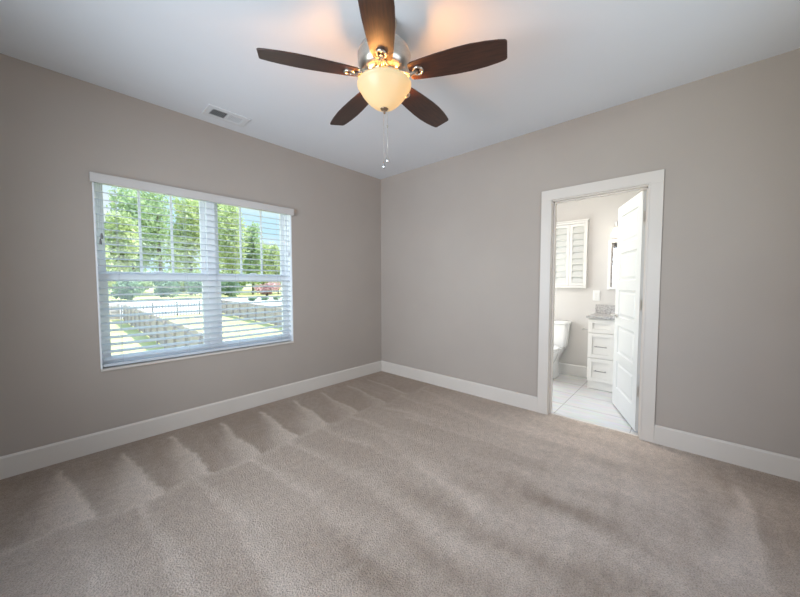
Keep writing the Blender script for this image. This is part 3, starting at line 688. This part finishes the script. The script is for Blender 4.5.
fence('shaded wooden fence running away from the house, in the left half of the window', (1.20, 8.0, GZ), (2.05, 43.0, GZ), 'wooden fences in the yards', 1)
fence('short sunlit wooden fence across the back of the neighbouring yard at the window\'s left edge', (1.85, 43.5, GZ), (-13, 43.7, GZ), 'wooden fences in the yards', 1)
fence('grey shaded wooden fence across the lawn, in the right half of the window', (10.6, 16.0, GZ), (12.1, 43.0, GZ), 'wooden fences in the yards', 1)
mf = thing('metal_fence', 'dark metal picket fence across the back of the lawn between the wooden fences', 'fence', (2.3, 43.3, GZ)); O = (2.3, 43.3, GZ)
b = MB(O)
for i in range(32): b.box((2.4+i*.30, 43.28, GZ+.08), (2.4+i*.30+.05, 43.32, GZ+1.72))
b.build('pickets', 'iron', mf)
for z in (.2, 1.45, 1.68): MB(O).box((2.3, 43.28, GZ+z), (12.0, 43.32, GZ+z+.04)).build('rail', 'iron', mf)
for i in range(5): MB(O).box((2.3+i*2.41, 43.26, GZ), (2.37+i*2.41, 43.34, GZ+1.80)).build('post', 'iron', mf)

def tree(name, label, x, y, z0, ztop, r, m, cat, group, n=2600, leaf=.34, crown=.62, lobes=16, trunk=True, squash=1):
    t = thing(name, label, cat, (x, y, z0), group); O = (x, y, z0); h = ztop-z0
    rs = np.random.RandomState(int(abs(x*31+y*7)) % 9999)
    cz = ztop-h*crown/2; hz = h*crown/2
    cs = []
    for i in range(lobes):
        u = rs.normal(size=3); u /= np.linalg.norm(u); k = rs.uniform(.35, .72)
        cs.append((u*k*np.array([r, r, hz]), rs.uniform(.34, .58)))
    b = MB(O)
    if trunk:
        b.tube([(x, y, z0-.2), (x+.1, y, z0+h*.3), (x-.1, y+.1, z0+h*.6), (x, y, z0+h*.85)], [r*.085, r*.065, r*.045, r*.015], 8)
        for i in range(6):
            c = cs[i][0]; zb = z0+h*rs.uniform(.3, .55); b.tube([(x, y, zb), (x+c[0]*.5, y+c[1]*.5, (zb+cz+c[2])/2-.1), (x+c[0], y+c[1], cz+c[2])], [r*.03, r*.02, r*.008], 6)
        b.build('trunk', 'bark', t)
    f = MB(O); vs = []; fs = []
    for i in range(n):
        c, k = cs[rs.randint(lobes)]
        u = rs.normal(size=3); u /= np.linalg.norm(u); q = rs.uniform(.55, 1.0)
        p = np.array([x, y, cz])+c+u*k*q*np.array([r, r, hz])*np.array([1, 1, squash])
        if p[2] < z0+.05: p[2] = z0+.05+rs.uniform(0, .3)
        a = rs.normal(size=3); a /= np.linalg.norm(a); w = np.cross(a, rs.normal(size=3)); w /= np.linalg.norm(w); s_ = leaf*rs.uniform(.6, 1.4)
        vs += [p-a*s_, p+w*s_*.55, p+a*s_, p-w*s_*.55]; j = 4*i; fs.append((j, j+1, j+2, j+3))
    f.v = [Vector((float(a[0]-O[0]), float(a[1]-O[1]), float(a[2]-O[2]))) for a in vs]; f.f = fs
    f.build('foliage', m, t)
    return t
for (x, y, zt, r, m, lab) in [
        (.3, 61, 10.8, 2.5, 'leaf', 'yellow-green bushy tree at the left edge of the window view'),
        (4.6, 66, 14.0, 3.2, 'leaf', 'broad yellow-green tree second from the left beyond the road'),
        (7.4, 74, 20.0, 3.8, 'leafmid', 'tall mid-green tree rising left of the first window bar with sky beside it'),
        (12.6, 80, 23.5, 4.9, 'leafmid', 'tallest dense tree in the middle of the left window half'),
        (15.6, 70, 21.0, 4.0, 'leaf', 'tall pale yellow-green tree left of the window mullion'),
        (23.6, 80, 24.0, 4.6, 'leaf', 'tall yellow-green tree behind the window mullion'),
        (20.8, 63, 18.5, 2.6, 'leaf', 'tall narrow tree just right of the window mullion'),
        (26.4, 67, 14.6, 2.8, 'leafmid', 'mid-height tree between the two bars of the right window half'),
        (31.4, 73, 12.2, 3.3, 'leaf', 'lower rounded tree right of the last window bar'),
        (29.6, 62, 9.6, 2.0, 'leaf', 'bright green tree behind the pink-leaved tree'),
        (35.6, 66, 9.8, 3.3, 'leafmid', 'small green tree at the right edge of the window view')]:
    tree('leafy_tree', lab, x, y, gz(y), zt, r, m, 'tree', 'trees beyond the road', n=4200, leaf=.30 if r < 3.4 else .38, crown=.93, lobes=22)
for (x, zt, r, lab) in [(4.4, 2.4, 2.0, 'dark shrub under the trees at the left edge of the window'), (8.9, 2.8, 2.2, 'dark shrub under the trees left of the window bar'), (13.6, 2.6, 2.3, 'dark shrub under the trees in the middle of the left window half'),
                        (18.2, 2.5, 2.1, 'dark shrub under the trees beside the window mullion'), (31.0, 1.2, 1.7, 'dark shrub right of the pink-leaved tree')]:
    tree('shrub', lab, x, 57.2, gz(57.2), zt, r, 'leafdark', 'shrub', 'shrubs under the trees', n=1900, leaf=.22, crown=.97, lobes=18, trunk=False)
for (x, zt, r, lab) in [(-3.5, 5.2, 5.1, 'distant green thicket behind the trees at the left edge of the window'), (9.5, 5.2, 5.1, 'distant green thicket behind the first window bar'), (21.0, 5.2, 5.1, 'distant green thicket behind the second window bar'),
                        (33.0, 5.2, 5.1, 'distant green thicket behind the window mullion'), (45.0, 5.2, 5.1, 'distant green thicket behind the right window half'), (57.0, 5.2, 5.1, 'distant green thicket at the right edge of the window')]:
    tree('thicket', lab, x, 98, gz(98), zt, r, 'leafmid', 'thicket', 'distant thickets', n=4500, leaf=.62, crown=.98, lobes=30, trunk=False)
tree('pink_tree', 'rounded tree with dusky pink leaves beyond the right-hand fence', 24.6, 56.5, gz(56.5), 1.6, 3.0, 'leafpink', 'tree', None, n=2600, leaf=.20, crown=.88)
for x, lab in ((19.8, 'low dark shrub at the left end of the row under the pink tree'), (22.0, 'low dark shrub second from the left under the pink tree'), (24.0, 'low dark shrub in the middle of the row under the pink tree'), (26.2, 'low dark shrub second from the right under the pink tree'), (28.3, 'low dark shrub at the right end of the row under the pink tree')):
    tree('low_shrub', lab, x, 51.6, gz(51.6)-.02, -1.0, .75, 'leafdark', 'shrub', 'low shrubs under the pink-leaved tree', n=400, leaf=.12, crown=.97, trunk=False)
SX, SY_ = 23.2, 73; SZ = gz(73); O = (SX, SY_, SZ)
sd = thing('garden_shed', 'small white shed under the trees right of the window mullion', 'shed', O)
MB(O).box((SX-.8, SY_-.6, SZ-.05), (SX+.8, SY_+.6, SZ+1.1)).build('shed_wall', 'shed', sd)
MB(O).loft([[(SX-.95, SY_-.7, SZ+1.1), (SX+.95, SY_-.7, SZ+1.1), (SX, SY_-.7, SZ+1.6)], [(SX-.95, SY_+.7, SZ+1.1), (SX+.95, SY_+.7, SZ+1.1), (SX, SY_+.7, SZ+1.6)]]).build('shed_roof', 'road', sd)
